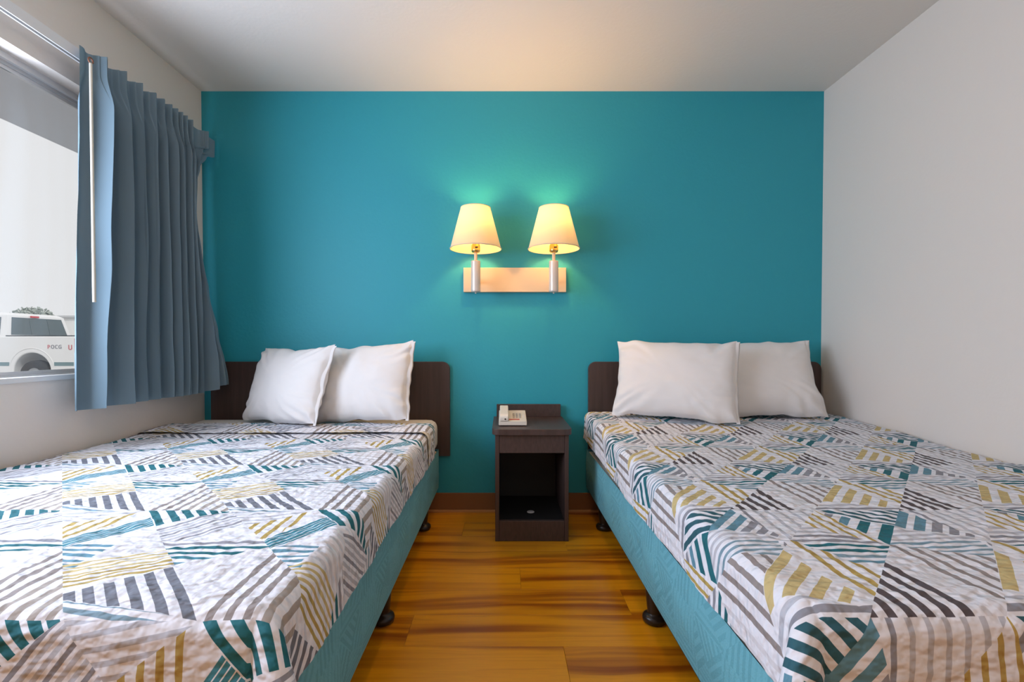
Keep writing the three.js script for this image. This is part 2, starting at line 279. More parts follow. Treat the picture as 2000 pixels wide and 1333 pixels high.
// ------------------------------------------------------------------ beds
const LB = { x0: XL + 0.012, x1: -0.365, z0: 0.035, z1: 1.985 }, RB = { x0: 0.472, x1: XR - 0.012, z0: 0.035, z1: 1.985 };
const topL = z => 0.538 + 0.006 * (1 - step(0.1, 1.0, z)), topR = z => 0.541 + 0.042 * (1 - step(0.0, 1.1, z));
function bedBase(b, inner, label) {          // inner: side that faces the aisle (+1 right, -1 left)
  const cx = (b.x0 + b.x1) / 2, w = b.x1 - b.x0, o = thing('bed_base', label, 'bed base', [cx, 0, 0]);
  const hx = w / 2 - 0.006, hz0 = b.z0 + 0.004, hz1 = b.z1 - 0.006, y0 = 0.152, y1 = 0.372;
  // fabric-wrapped box spring: closed wrap round the four sides, gathered a little
  const per = [], add = (x0, z0, x1, z1, n, nx, nz) => { for (let i = 0; i < n; i++) { const t = i / n; per.push([x0 + (x1 - x0) * t, z0 + (z1 - z0) * t, nx, nz]); } };
  add(-hx, hz1, hx, hz1, 60, 0, 1); add(hx, hz1, hx, hz0, 110, 1, 0); add(hx, hz0, -hx, hz0, 30, 0, -1); add(-hx, hz0, -hx, hz1, 110, -1, 0); per.push(per[0]);
  let len = 0; const ls = per.map((p, i) => { if (i) len += Math.hypot(p[0] - per[i - 1][0], p[1] - per[i - 1][1]); return len; });
  const g = surf(per.length - 1, 16, (u, v, i, j) => {
    const p = per[i], s = ls[i], y = y0 + (y1 - y0) * v;
    const k = (fbm(s * 9 + v * 1.6, v * 2.2, 0, 0, 5, 3) - 0.5) * 0.012 * Math.sin(Math.PI * Math.min(1, v * 1.05)) + 0.004 * Math.sin(Math.PI * v);
    const out = i === 0 || i === per.length - 1 ? 0 : k;
    return [p[0] + p[2] * out, y, p[1] + p[3] * out, s / 0.30, y / 0.30];
  });
  part(o, 'box_spring_cover', g, M.skirt, null, 'teal fabric wrap with a tonal stripe pattern');
  part(o, 'box_spring', boxAt(-hx + 0.012, hx - 0.012, y0 + 0.002, y1 - 0.012, hz0 + 0.012, hz1 - 0.012), M.sheet);
  part(o, 'frame_rail', merge([boxAt(-hx + 0.008, -hx + 0.05, y0 - 0.016, y0 + 0.0015, hz0 + 0.02, hz1 - 0.02), boxAt(hx - 0.05, hx - 0.008, y0 - 0.016, y0 + 0.0015, hz0 + 0.02, hz1 - 0.02), boxAt(-hx + 0.05, hx - 0.05, y0 - 0.016, y0 + 0.0015, hz1 - 0.06, hz1 - 0.02), boxAt(-hx + 0.05, hx - 0.05, y0 - 0.016, y0 + 0.0015, 1.08, 1.12)]), M.rail, null, 'black metal bed frame rail');
  const leg = lathe([[0, 0.0005], [0.030, 0.0005], [0.038, 0.004], [0.0405, 0.013], [0.039, 0.022], [0.032, 0.028], [0.024, 0.031], [0.022, 0.036], [0.0245, 0.050], [0.0275, 0.08], [0.031, 0.115], [0.033, 0.1355], [0, 0.1355]], 28);
  for (const lx of [-hx + 0.05, hx - 0.05]) for (const lz of [0.27, 1.09, 1.87]) part(o, 'leg', leg, M.darkLeg, [lx, 0, lz], lx * inner > 0 ? 'dark turned bed leg with a bun foot' : null);
  return o;
}
bedBase(LB, 1, 'teal-wrapped box spring base on dark turned legs under the bed by the window');
bedBase(RB, -1, 'teal-wrapped box spring base on dark turned legs under the bed by the right wall');

function mattress(b, top, crown, label) {
  const cx = (b.x0 + b.x1) / 2, w = b.x1 - b.x0 - 0.012, d = b.z1 - b.z0 - 0.02, y0 = 0.3735, y1 = 0.536;
  const g = new THREE.BoxGeometry(w, y1 - y0, d, 40, 10, 80), rr = 0.045, gp = g.attributes.position;
  for (let i = 0; i < gp.count; i++) {                     // round the edges
    const c = [gp.getX(i), gp.getY(i), gp.getZ(i)], h = [w / 2 - rr, (y1 - y0) / 2 - rr, d / 2 - rr], q = c.map((t, k) => Math.min(h[k], Math.max(-h[k], t))), e = c.map((t, k) => t - q[k]), l = Math.hypot(...e);
    if (l > 1e-9) { const k = rr / l; gp.setXYZ(i, q[0] + e[0] * k, q[1] + e[1] * k, q[2] + e[2] * k); }
  }
  g.translate(0, (y0 + y1) / 2, (b.z0 + b.z1) / 2 - 0.006);
  const g2 = g, p = g2.attributes.position;
  for (let i = 0; i < p.count; i++) { const y = p.getY(i), z = p.getZ(i), k = (y - y0) / (y1 - y0); p.setY(i, y0 + k * (top(z) - 0.012 + crown * (1 - step(0.12, 0.255, z)) - y0)); }
  g2.computeVertexNormals();
  const o = thing('mattress', label, 'mattress', [cx, 0, 0]); part(o, 'fitted_sheet', g2, M.sheet, null, 'cream white fitted sheet'); return o;
}
mattress(LB, topL, 0.016, 'mattress with cream fitted sheet showing at its head, by the window');
mattress(RB, topR, 0, 'mattress with cream fitted sheet under the bedspread by the right wall');

// bedspread: one cloth laid over the mattress, rolled over its edges and hanging
function spread(b, top, aisle, headZ, flap, mat, uvOf, label, s) {
  const Rr = 0.036, hangA = 0.165, hangW = 0.05, hangF = 0.19;
  const inX0 = b.x0 + (aisle < 0 ? 0.026 : 0.024), inX1 = b.x1 - (aisle > 0 ? 0.026 : 0.024), inZ = b.z1 - 0.026;
  const arc = Rr * Math.PI / 2;
  const roll = d => d <= 0 ? [0, 0] : d < arc ? [Rr * Math.sin(d / Rr), Rr * (1 - Math.cos(d / Rr))] : [Rr + (d - arc) * 0.03, Rr + (d - arc)];
  const W = inX1 - inX0, hL = aisle < 0 ? hangA : hangW, hR = aisle > 0 ? hangA : hangW;
  const c0 = inX0 - hL, c1 = inX1 + hR, e0 = flap ? headZ - flap : headZ, e1 = inZ + hangF;
  const NX = 400, NZ = 540, uv1 = [];
  const cx = (b.x0 + b.x1) / 2;
  const g = surf(NX, NZ, (u, v) => {
    const U = c0 + (c1 - c0) * u; let V = e0 + (e1 - e0) * v;
    const dxl = inX0 - U, dxr = U - inX1; const dx = Math.max(dxl, dxr), sx = dxr > dxl ? 1 : -1, dz = V - inZ;
    let x = Math.min(inX1, Math.max(inX0, U)), z = Math.min(inZ, V), y = top(Math.min(inZ, Math.max(headZ, V))) + 0.004;
    const aisleSide = sx === aisle;
    // wrinkles of the cloth on top
    const wr = (fbm(U * 5 + s, V * 7, 0, 0, 5 + s, 4) - 0.5) * 0.014;
    const pk = vnoise(U * 42 + 2 * wr * 40, V * 72 + wr * 120, 0, 0, 90 + s) * 0.6 + vnoise(U * 70, V * 95, 0, 0, 190 + s) * 0.4 - 0.5;
    let lift = Math.max(-0.006, wr) + 0.004 + 0.0055 * pk;
    if (dx > 0 && dz > 0) {
      const r = Math.hypot(dx, dz), f = Math.atan2(dz, dx), q = roll(r), lobe = Math.sin(2 * f) ** 2;
      const ear = lobe * Math.min(0.07, Math.max(0, r - 0.02) * 0.55) * (aisleSide ? 1 : 0.2);
      x += sx * Math.cos(f) * (q[0] + ear); z += Math.sin(f) * (q[0] + ear); y -= q[1] * (1 - 0.22 * lobe); lift *= 0.4;
    } else if (dx > 0) { const q = roll(dx); x += sx * q[0] * (aisleSide ? 1 : 0.5); y -= q[1]; const k = Math.min(1, Math.max(0, (dx - 0.03) / 0.1)); if (aisleSide) x += sx * (0.010 * k * (fbm(V * 6, dx * 3, 0, 0, 33 + s, 3) - 0.35) * 2); x += sx * 0.004 * pk * k; lift *= 1 - k; if (aisleSide && flap) z += 0.75 * Math.min(0.16, dx) * Math.exp(-Math.max(0, V - headZ) / 0.35); }
    else if (dz > 0) { const q = roll(dz); z += q[0]; y -= q[1]; const k = Math.min(1, dz / 0.1); z += 0.022 * k * (fbm(U * 7, dz * 3, 0, 0, 73 + s, 3) - 0.35) + 0.004 * pk * k; lift *= 1 - k; }
    if (flap && V < headZ + 0.02) {                       // turned-down band
      const d = headZ - V, rr = 0.008;
      if (V < headZ) {
        const zt = headZ + d, skew = dx > 0 && aisleSide ? 0.75 * Math.min(0.16, dx) : 0;
        const raise = 0.010 * step(0, 0.02, d) + (0.003 + 0.003 * Math.sin(U * 11)) * step(0.02, 0.1, d) * (1 - step(flap - 0.09, flap, d));
        y = top(zt) + 0.004 + raise - (dx > 0 ? roll(dx)[1] : 0); if (dx > 0) x += sx * 0.005 * step(0, 0.02, d);
        z = zt - 0.005 * Math.sin(Math.min(1, d / 0.02) * Math.PI) + skew * Math.exp(-d / 0.35);
      }
    } else if (!flap && V < headZ + 0.03) lift -= 0.004 * (1 - (V - headZ) / 0.03);
    y += lift;
    const t = uvOf(U, V);
    uv1.push(U / 0.42, V / 0.42);
    return [x - cx, y, z, t[0], -t[1]];
  });
  g.setAttribute('uv1', new THREE.Float32BufferAttribute(uv1, 2));
  const o = thing('bedspread', label, 'bedspread', [cx, 0, 0]); part(o, 'cloth', g, mat); return o;
}
spread(LB, topL, 1, 0.265, 0.26, M.spread2, (x, z) => [(x + 0.475) / 0.43, (z - 1.985) / 0.455], 'crinkled patchwork-striped bedspread turned down at the head, on the bed by the window', 3);
spread(RB, topR, -1, 0.055, 0, M.spread, (x, z) => [(x - 0.575) / 0.43, (z - 1.985) / 0.455], 'crinkled patchwork-striped bedspread reaching the headboard, on the bed by the right wall', 21);

// ------------------------------------------------------------------ pillows
function pillow(label, [x, y, z], yaw, lean, rollA, W, H, D, s, openEnd) {
  const o = thing('pillow', label, 'pillow', [x, y, z], null);
  const N = 56, mk = side => surf(N, N, (u, v) => {
    const a = u * 2 - 1, c = v * 2 - 1;
    const e = (t, k) => Math.max(0, 1 - Math.abs(t) ** k);
    let px = W / 2 * a * (1 - 0.055 * (1 - c * c)), py = H / 2 * c * (1 - (c > 0 ? 0.075 : 0.03) * (1 - a * a));
    let th = D / 2 * Math.pow(e(a, 2.6), 0.52) * Math.pow(e(c, 2.6), 0.55);
    th *= 1 - 0.10 * c;                                      // fuller towards the bottom
    const rim = 1 - Math.min(e(a, 2), e(c, 2)), corner = Math.abs(a * c) ** 1.5;
    const ang = Math.atan2(c, a);
    th += side * 0 + (fbm(a * 2.2 + s, c * 2.2 + side * 9, 0, 0, 5 + s, 3) - 0.5) * 0.018 * Math.min(1, th / 0.02);
    th += Math.sin(ang * 22 + 3 * fbm(a * 2, c * 2, 0, 0, s, 2) * 3) * 0.004 * corner * Math.min(1, th / 0.015) * 3;
    px += (fbm(c * 3, s, 0, 0, 3 + s, 2) - 0.5) * 0.02 * Math.abs(a); py += (fbm(a * 3, s + 5, 0, 0, 9 + s, 2) - 0.5) * 0.024 * Math.abs(c);
    return [px, py + H / 2, side * th, u * 3, v * 3];
  });
  const f = mk(1), k = mk(-1); { const ix = k.index.array; for (let i = 0; i < ix.length; i += 3) { const t = ix[i]; ix[i] = ix[i + 1]; ix[i + 1] = t; } k.computeVertexNormals(); }
  const fl = f.index.array; for (let i = 0; i < 0; i++) fl[i] = fl[i];
  part(o, 'pillowcase', merge([f, k]), M.pillow);
  // hem of the open end of the case
  const hem = surf(40, 6, (u, v) => { const c = u * 2 - 1, px = W / 2 * (1 - 0.055 * (1 - c * c)) + (fbm(c * 3, s, 0, 0, 3 + s, 2) - 0.5) * 0.02; const t = (v - 0.5) * 2; return [openEnd * (px - 0.006 + 0.020 * (1 - Math.abs(t))), H / 2 * c * (1 - 0.0) + H / 2 + 0, 0.012 * t * (1 - c * c) + 0.004 * Math.sin(c * 9), u * 3, v]; });
  part(o, 'case_hem', hem, M.pillow, null, 'open hemmed end of the pillowcase');
  o.rotation.order = 'YXZ'; o.rotation.set(-lean * R, yaw * R, rollA * R);
  return o;
}
pillow('white pillow nearest the window, on the left bed', [-1.165, 0.569, 0.312], -27, 20, 1, 0.535, 0.415, 0.18, 3, 1);
pillow('white pillow with a pointed upper corner, half behind its neighbour on the left bed', [-0.755, 0.570, 0.285], -12, 18, 3, 0.545, 0.425, 0.18, 11, 1);
pillow('white pillow in front, overlapping another, on the right bed', [0.848, 0.594, 0.355], -22, 22, -1, 0.60, 0.425, 0.19, 19, 1);
pillow('white pillow leaning at the back beside the right wall', [1.345, 0.594, 0.29], -4, 25, 1, 0.645, 0.435, 0.18, 27, 1);

// ------------------------------------------------------------------ nightstand
{
  const x0 = -0.04, x1 = 0.322, zf = 0.424, cx = (x0 + x1) / 2, o = thing('nightstand', 'dark wood nightstand with an open cubby, between the two beds', 'nightstand', [cx, 0, 0]);
  const b = (name, a0, a1, y0, y1, z0, z1, lab) => { const g = rbox(a1 - a0, y1 - y0, z1 - z0, 0.0018, 2); part(o, name, g, lab ? M.cubbyShade : M.dark, [(a0 + a1) / 2 - cx, (y0 + y1) / 2, (z0 + z1) / 2], lab); };
  b('side_panel', x0, x0 + 0.02, 0, 0.5285, 0.026, zf - 0.001); b('side_panel', x1 - 0.02, x1, 0, 0.5285, 0.026, zf - 0.001);
  b('apron', x0 + 0.0203, x1 - 0.0203, 0.437, 0.5285, zf - 0.022, zf - 0.003);
  b('kick_panel', x0 + 0.0203, x1 - 0.0203, 0, 0.101, zf - 0.022, zf - 0.003);
  b('shelf', x0 + 0.0203, x1 - 0.0203, 0.083, 0.101, 0.034, zf - 0.0225, 'inner shelf with the cubby shade painted in as black');
  b('back_panel', x0 + 0.0203, x1 - 0.0203, 0, 0.5285, 0.026, 0.0335, 'back board with the cubby shade painted in as black');
  b('upstand', x0 + 0.002, x1 + 0.006, 0.5585, 0.630, 0.024, 0.043);
  const t0 = x0 - 0.015, t1 = x1 + 0.015, tz = zf + 0.022, r = 0.045, sh = new THREE.Shape();
  sh.moveTo(t0, -0.026); sh.lineTo(t0, -(tz - r)); sh.quadraticCurveTo(t0, -tz, t0 + r, -tz); sh.lineTo(t1 - r, -tz); sh.quadraticCurveTo(t1, -tz, t1, -(tz - r)); sh.lineTo(t1, -0.026); sh.closePath();
  const g = new THREE.ExtrudeGeometry(sh, { depth: 0.0255, bevelEnabled: true, bevelSize: 0.002, bevelThickness: 0.002, bevelOffset: -0.002, bevelSegments: 2 }); g.rotateX(-Math.PI / 2); g.scale(1, 1, 1);
  // the shape's y became -z: bring it to z > 0
  g.translate(-cx, 0.531, 0);
  part(o, 'top', g, M.dark);
  const d = thing('small_disc', 'small pale disc lying in the nightstand cubby', 'disc', [0.142, 0.1012, 0.30]);
  part(d, 'disc', lathe([[0, 0.0002], [0.018, 0.0002], [0.0195, 0.002], [0.018, 0.004], [0.012, 0.0045], [0.0, 0.0045]], 24), std(0.5, 0.5, 0.5, 0.3));
}
// ------------------------------------------------------------------ telephone
{
  const W = 0.142, Dp = 0.185, o = thing('telephone', 'cream corded desk telephone on the nightstand', 'telephone', [0.048, 0.5588, 0.265]);
  const cream = std(0.72, 0.66, 0.56, 0.45), light = std(0.78, 0.72, 0.62, 0.4), grey = std(0.42, 0.40, 0.37, 0.5);
  const sh = new THREE.Shape(); sh.moveTo(-Dp / 2, 0.005); sh.lineTo(Dp / 2, 0.005); sh.lineTo(Dp / 2, 0.024); sh.lineTo(Dp / 2 - 0.02, 0.028); sh.lineTo(-Dp / 2 + 0.008, 0.056); sh.lineTo(-Dp / 2, 0.05); sh.closePath();
  const g = new THREE.ExtrudeGeometry(sh, { depth: W - 0.006, bevelEnabled: true, bevelSize: 0.003, bevelThickness: 0.003, bevelOffset: -0.003, bevelSegments: 2 }); g.translate(0, 0, -W / 2 + 0.003); g.rotateY(-Math.PI / 2);
  part(o, 'body', g, cream);
  const slope = Math.atan2(0.028, Dp - 0.028), onTop = z => 0.028 + (Dp / 2 - 0.02 - z) * Math.tan(slope) - 0.0005;
  for (let i = 0; i < 4; i++) for (let j = 0; j < 3; j++) { const z = 0.035 - i * 0.019, k = part(o, 'key', rbox(0.0115, 0.005, 0.0095, 0.0015, 2), grey, [0.006 + j * 0.0165, onTop(z) + 0.0015, z]); k.rotation.x = slope; }
  for (let i = 0; i < 4; i++) { const z = 0.035 - i * 0.019, k = part(o, 'speed_key', rbox(0.010, 0.004, 0.008, 0.0015, 2), light, [0.057, onTop(z) + 0.0012, z]); k.rotation.x = slope; }
  const lab = part(o, 'label_strip', rbox(0.054, 0.0014, 0.014, 0.0005, 1), std(0.55, 0.10, 0.06, 0.5), [0.008, onTop(0.064) + 0.0012, 0.064], 'red label strip along the front edge'); lab.rotation.x = slope;
  for (const sx of [-1, 1]) for (const sz of [-1, 1]) part(o, 'foot', new THREE.CylinderGeometry(0.006, 0.007, 0.005, 12), M.rail, [sx * 0.055, 0.0027, sz * 0.075]);
  // handset along the left side
  const hs = new THREE.Shape(); hs.moveTo(-0.092, 0.012); hs.bezierCurveTo(-0.094, 0.034, -0.085, 0.043, -0.06, 0.043); hs.lineTo(0.06, 0.043); hs.bezierCurveTo(0.085, 0.043, 0.094, 0.034, 0.092, 0.012); hs.lineTo(0.045, 0.010); hs.bezierCurveTo(0.04, 0.022, 0.03, 0.024, 0.02, 0.024); hs.lineTo(-0.02, 0.024); hs.bezierCurveTo(-0.03, 0.024, -0.04, 0.022, -0.045, 0.010); hs.closePath();
  const hg = new THREE.ExtrudeGeometry(hs, { depth: 0.036, bevelEnabled: true, bevelSize: 0.004, bevelThickness: 0.004, bevelOffset: -0.004, bevelSegments: 3, curveSegments: 10 }); hg.translate(0, 0, -0.018); hg.rotateY(-Math.PI / 2);
  const hd = part(o, 'handset', hg, light, [-0.044, 0.031, 0.002], 'cream handset lying in its cradle'); hd.rotation.x = slope;
  part(hd, 'cord_socket', new THREE.CylinderGeometry(0.004, 0.004, 0.004, 12).rotateX(Math.PI / 2), M.rail, [0.006, 0.022, 0.0915], 'dark cord socket');
}

// ------------------------------------------------------------------ double wall lamp
{
  const o = thing('wall_lamp', 'double wall lamp with two lit fabric shades on the teal wall', 'wall lamp', [0.066, 1.34, 0]);
  const plateM = phys(0.74, 0.58, 0.40, 0.38, { metalness: 0.25 }), armM = phys(0.74, 0.66, 0.58, 0.35, { metalness: 0.2 }), brass = phys(0.75, 0.52, 0.18, 0.25, { metalness: 1 });
  const pl = rbox(0.588, 0.140, 0.03, 0.003, 3); part(o, 'back_plate', pl, plateM, [0, 0.002, 0.0155], 'satin beige metal back plate');
  const shadeM = phys(0.80, 0.68, 0.44, 0.95, { transmission: 0.16, thickness: 0, side: THREE.DoubleSide });
  const trimM = std(0.72, 0.60, 0.44, 0.85);
  const bulbM = std(1, 0.9, 0.7, 0.5, { emissive: new THREE.Color(1.0, 0.72, 0.36), emissiveIntensity: 3 });
  for (const lx of [-0.150, 0.2745]) {
    const x = lx - 0.066, z = 0.158;
    part(o, 'bracket', new THREE.CylinderGeometry(0.012, 0.012, 0.116, 16).rotateX(Math.PI / 2), armM, [x, -0.01, 0.0885]);
    const col = part(o, 'arm_column', lathe([[0, -0.084], [0.018, -0.084], [0.0245, -0.080], [0.0255, -0.074], [0.0255, 0.082], [0.024, 0.086], [0, 0.086]], 32), armM, [x, 0, z], 'smooth cylindrical arm');
    part(col, 'finial', lathe([[0, -0.0915], [0.004, -0.090], [0.005, -0.0865], [0.004, -0.0842], [0, -0.0842]], 16), armM);
    part(o, 'stem', lathe([[0, 0.0862], [0.0085, 0.0862], [0.0085, 0.1295], [0, 0.1295]], 20), trimM, [x, 0, z]);
    const sk = part(o, 'socket', lathe([[0, 0.1297], [0.010, 0.1297], [0.021, 0.134], [0.0245, 0.143], [0.0245, 0.17], [0.019, 0.178], [0.0185, 0.206], [0.015, 0.212], [0, 0.212]], 24), brass, [x, 0, z], 'shiny brass bulb socket');
    part(sk, 'switch_key', rbox(0.016, 0.008, 0.003, 0.001, 2), M.rail, [0.006, 0.156, 0.0275]);
    const sy0 = 0.150, sy1 = 0.375, r0 = 0.139, r1 = 0.080;
    const shd = part(o, 'lamp_shade', new THREE.CylinderGeometry(r1, r0, sy1 - sy0, 64, 1, true), shadeM, [x, (sy0 + sy1) / 2, z], 'cream fabric shade glowing from within');
    const torus = (r, t) => new THREE.TorusGeometry(r, t, 8, 64).rotateX(Math.PI / 2);
    part(shd, 'shade_trim', torus(r0, 0.0028), trimM, [0, -(sy1 - sy0) / 2 + 0.002, 0]); part(shd, 'shade_trim', torus(r1, 0.0022), trimM, [0, (sy1 - sy0) / 2 - 0.002, 0]);
    for (let k = 0; k < 3; k++) { const c = new THREE.CylinderGeometry(0.0016, 0.0016, r1 * 2 - 0.06, 6).rotateZ(Math.PI / 2); c.scale(0.5, 1, 1); c.translate(0.045, 0, 0); c.rotateY(k * 2 * Math.PI / 3); part(shd, 'shade_spoke', c, brass, [0, (sy1 - sy0) / 2 - 0.03, 0]); }
    part(o, 'bulb', lathe([[0, 0.2122], [0.013, 0.2122], [0.015, 0.245], [0.026, 0.282], [0.030, 0.305], [0.026, 0.326], [0.014, 0.337], [0, 0.340]], 24), bulbM, [x, 0, z], 'lit frosted bulb');
    const lt = new THREE.PointLight(new THREE.Color(1.0, 0.54, 0.18), 0.62, 0, 2); lt.position.set(lx, 1.34 + 0.305, z); lt.castShadow = true; lt.shadow.radius = 1.4; lt.name = 'lamp_bulb_light'; scene.add(lt);
  }
  part(o, 'switch_knob', lathe([[0, 0], [0.005, 0], [0.005, 0.012], [0.003, 0.014], [0, 0.014]], 14).rotateX(Math.PI / 2), brass, [0.240, -0.045, 0.0306]);
}

// flush ceiling lamp over the near end of the room
{
  const o = thing('ceiling_lamp', 'round frosted ceiling lamp at the near end of the room', 'ceiling lamp', [0.05, YC, 3.55]);
  part(o, 'canopy', new THREE.CylinderGeometry(0.17, 0.17, 0.022, 40), M.trimWhite, [0, -0.0115, 0]);
  part(o, 'dome', lathe([[0.158, -0.0232], [0.165, -0.05], [0.145, -0.085], [0.09, -0.11], [0, -0.118]], 40), std(0.9, 0.85, 0.75, 0.5, { emissive: new THREE.Color(1, 0.82, 0.58), emissiveIntensity: 2.5, side: THREE.DoubleSide }), null, 'lit frosted dome');
  const lt = new THREE.PointLight(new THREE.Color(1.0, 0.74, 0.48), 1.6, 0, 2); lt.position.set(0.05, YC - 0.07, 3.55); lt.castShadow = true; lt.shadow.radius = 5; lt.name = 'ceiling_lamp_light'; scene.add(lt);
}

// ------------------------------------------------------------------ curtain, its track and wand
{
  const o = thing('curtain', 'slate blue pinch-pleated curtain drawn to the corner beside the window', 'curtain', [-1.65, 0, 0.45]);
  const pl = [0.808, 0.711, 0.622, 0.543, 0.49, 0.44, 0.40, 0.365, 0.33, 0.285, 0.155];
  const ph = z => { if (z >= pl[0]) return -(z - pl[0]) / 0.10; for (let i = 0; i < pl.length - 1; i++) if (z <= pl[i] && z >= pl[i + 1]) return i + (pl[i] - z) / (pl[i] - pl[i + 1]); return pl.length - 1 + (pl[pl.length - 1] - z) / 0.13; };
  const y1 = 2.128, y0 = 0.716, za = 0.885, zb = 0.035;
  const edge = [[0, 0], [0.066, 0.004], [0.085, 0.075], [0.14, 0.13], [0.22, 0.165], [0.33, 0.175], [0.48, 0.15], [0.62, 0.11], [0.78, 0.075], [0.9, 0.045], [1, 0.035]];
  const ex = [[0, 0], [0.3, 0], [0.6, 0.02], [0.8, 0.045], [1, 0.075]];
  const lerp = (tab, t) => { for (let i = 0; i < tab.length - 1; i++) if (t <= tab[i + 1][0]) { const k = (t - tab[i][0]) / (tab[i + 1][0] - tab[i][0]); return tab[i][1] + (tab[i + 1][1] - tab[i][1]) * sm(k); } return tab[tab.length - 1][1]; };
  const g = surf(560, 150, (u, v) => {
    const zz = za + (zb - za) * u, t = v; let y = y1 + (y0 - y1) * t;
    const p = ph(zz), np = Math.round(p), i = Math.min(pl.length - 1, Math.max(0, np)), dz = zz - pl[i];
    const inside = step(-0.9, -0.1, p) * (1 - step(pl.length - 1 + 0.25, pl.length - 0.1, p));
    const fl = Math.floor(p), fp = sm(p - fl), mixi = f => f(fl) * (1 - fp) + f(fl + 1) * fp;
    const a = 0.060 * (0.75 + 0.5 * mixi(k => hash(k + 20, 5, 2)));
    const wander = (mixi(k => fbm(k * 3.1 + 40, t * 2.4, 0, 0, 4, 2)) - 0.5) * 0.7 * step(0.1, 0.7, t);
    const pp = p + wander;
    let c = Math.cos(2 * Math.PI * pp); c = Math.sign(c) * Math.pow(Math.abs(c), 0.7);
    const fold = a * c * inside;
    const finger = Math.exp(-((dz / 0.012) ** 2)) * (0.030 + 0.010 * Math.cos(dz / 0.0046 * Math.PI)) * (np >= 0 && np < pl.length ? 1 : 0);
    const flat = 0.017 * Math.cos(2 * Math.PI * (p - 0.2)) * inside * (p > pl.length - 2 ? 0.3 : 1);
    const hd = step(0.05, 0.15, t);
    let x = finger * (1 - hd) + flat * (1 - hd) + fold * hd;
    const tw = step(0.42, 0.0, zz);
    const w = 1 - step(0.05, 0.36, zz);
    let z = zz + lerp(edge, t) * w + 0.05 * step(0.1, 1, t) * step(0.6, 0.88, zz);
    z += 0.014 * Math.sin(2 * Math.PI * pp) * hd * inside * Math.min(1, (pl[i] - (pl[i + 1] ?? pl[i] - 0.05)) / 0.06);
    x += lerp(ex, t) * w + 0.012 * step(0.1, 1, t);
    x += (fbm(zz * 14, t * 5, 0, 0, 8, 3) - 0.5) * 0.012 * hd;
    y += 0.010 * (c * inside) * step(0.8, 1, t) * 0.4 + 0.03 * w * w * step(0.6, 1, t);
    return [x + 0.012, y, z - 0.45, zz * 2.2, y];
  });
  part(o, 'curtain_panel', g, M.curtain);
  const hem = [];
  const t = thing('curtain_track', 'pale metal curtain track along the top of the window wall', 'curtain rod', [-1.675, 2.1, 0]);
  part(t, 'rail', merge([boxAt(-0.012, 0.012, 0.004, 0.030, 0.03, 3.0), boxAt(-0.012, -0.006, -0.010, 0.004, 0.03, 3.0), boxAt(0.007, 0.012, -0.010, 0.004, 0.03, 3.0)]), M.alu);
  part(t, 'slot', boxAt(-0.0055, 0.0065, -0.002, 0.0035, 0.04, 2.99), M.darkSlot, null, 'dark slot under the track');
  for (const z of [0.10, 1.5, 2.9]) part(t, 'bracket', boxAt(-0.0595, -0.0122, 0.006, 0.030, z, z + 0.03), M.alu);
  const w = thing('curtain_wand', 'thin cream draw wand hanging in front of the blue curtain', 'curtain wand', [-1.565, 0, 0.918]);
  part(w, 'rod', new THREE.CylinderGeometry(0.0052, 0.0062, 0.905, 12), std(0.58, 0.55, 0.47, 0.4), [0, 1.585, 0]);
  part(w, 'hook', new THREE.TorusGeometry(0.010, 0.0028, 8, 18).rotateY(Math.PI / 2), std(0.22, 0.10, 0.06, 0.4, { metalness: 0.4 }), [0, 2.048, 0], 'brown metal hook');
{ const p = new THREE.Vector3(0, 2.056, 0), q = new THREE.Vector3(-0.055, 2.085, -0.075), d = q.clone().sub(p), l = part(w, 'hook_link', new THREE.CylinderGeometry(0.002, 0.002, d.length(), 8), std(0.22, 0.10, 0.06, 0.4, { metalness: 0.4 }), p.clone().add(q).multiplyScalar(0.5).toArray()); l.quaternion.setFromUnitVectors(new THREE.Vector3(0, 1, 0), d.normalize()); }
}

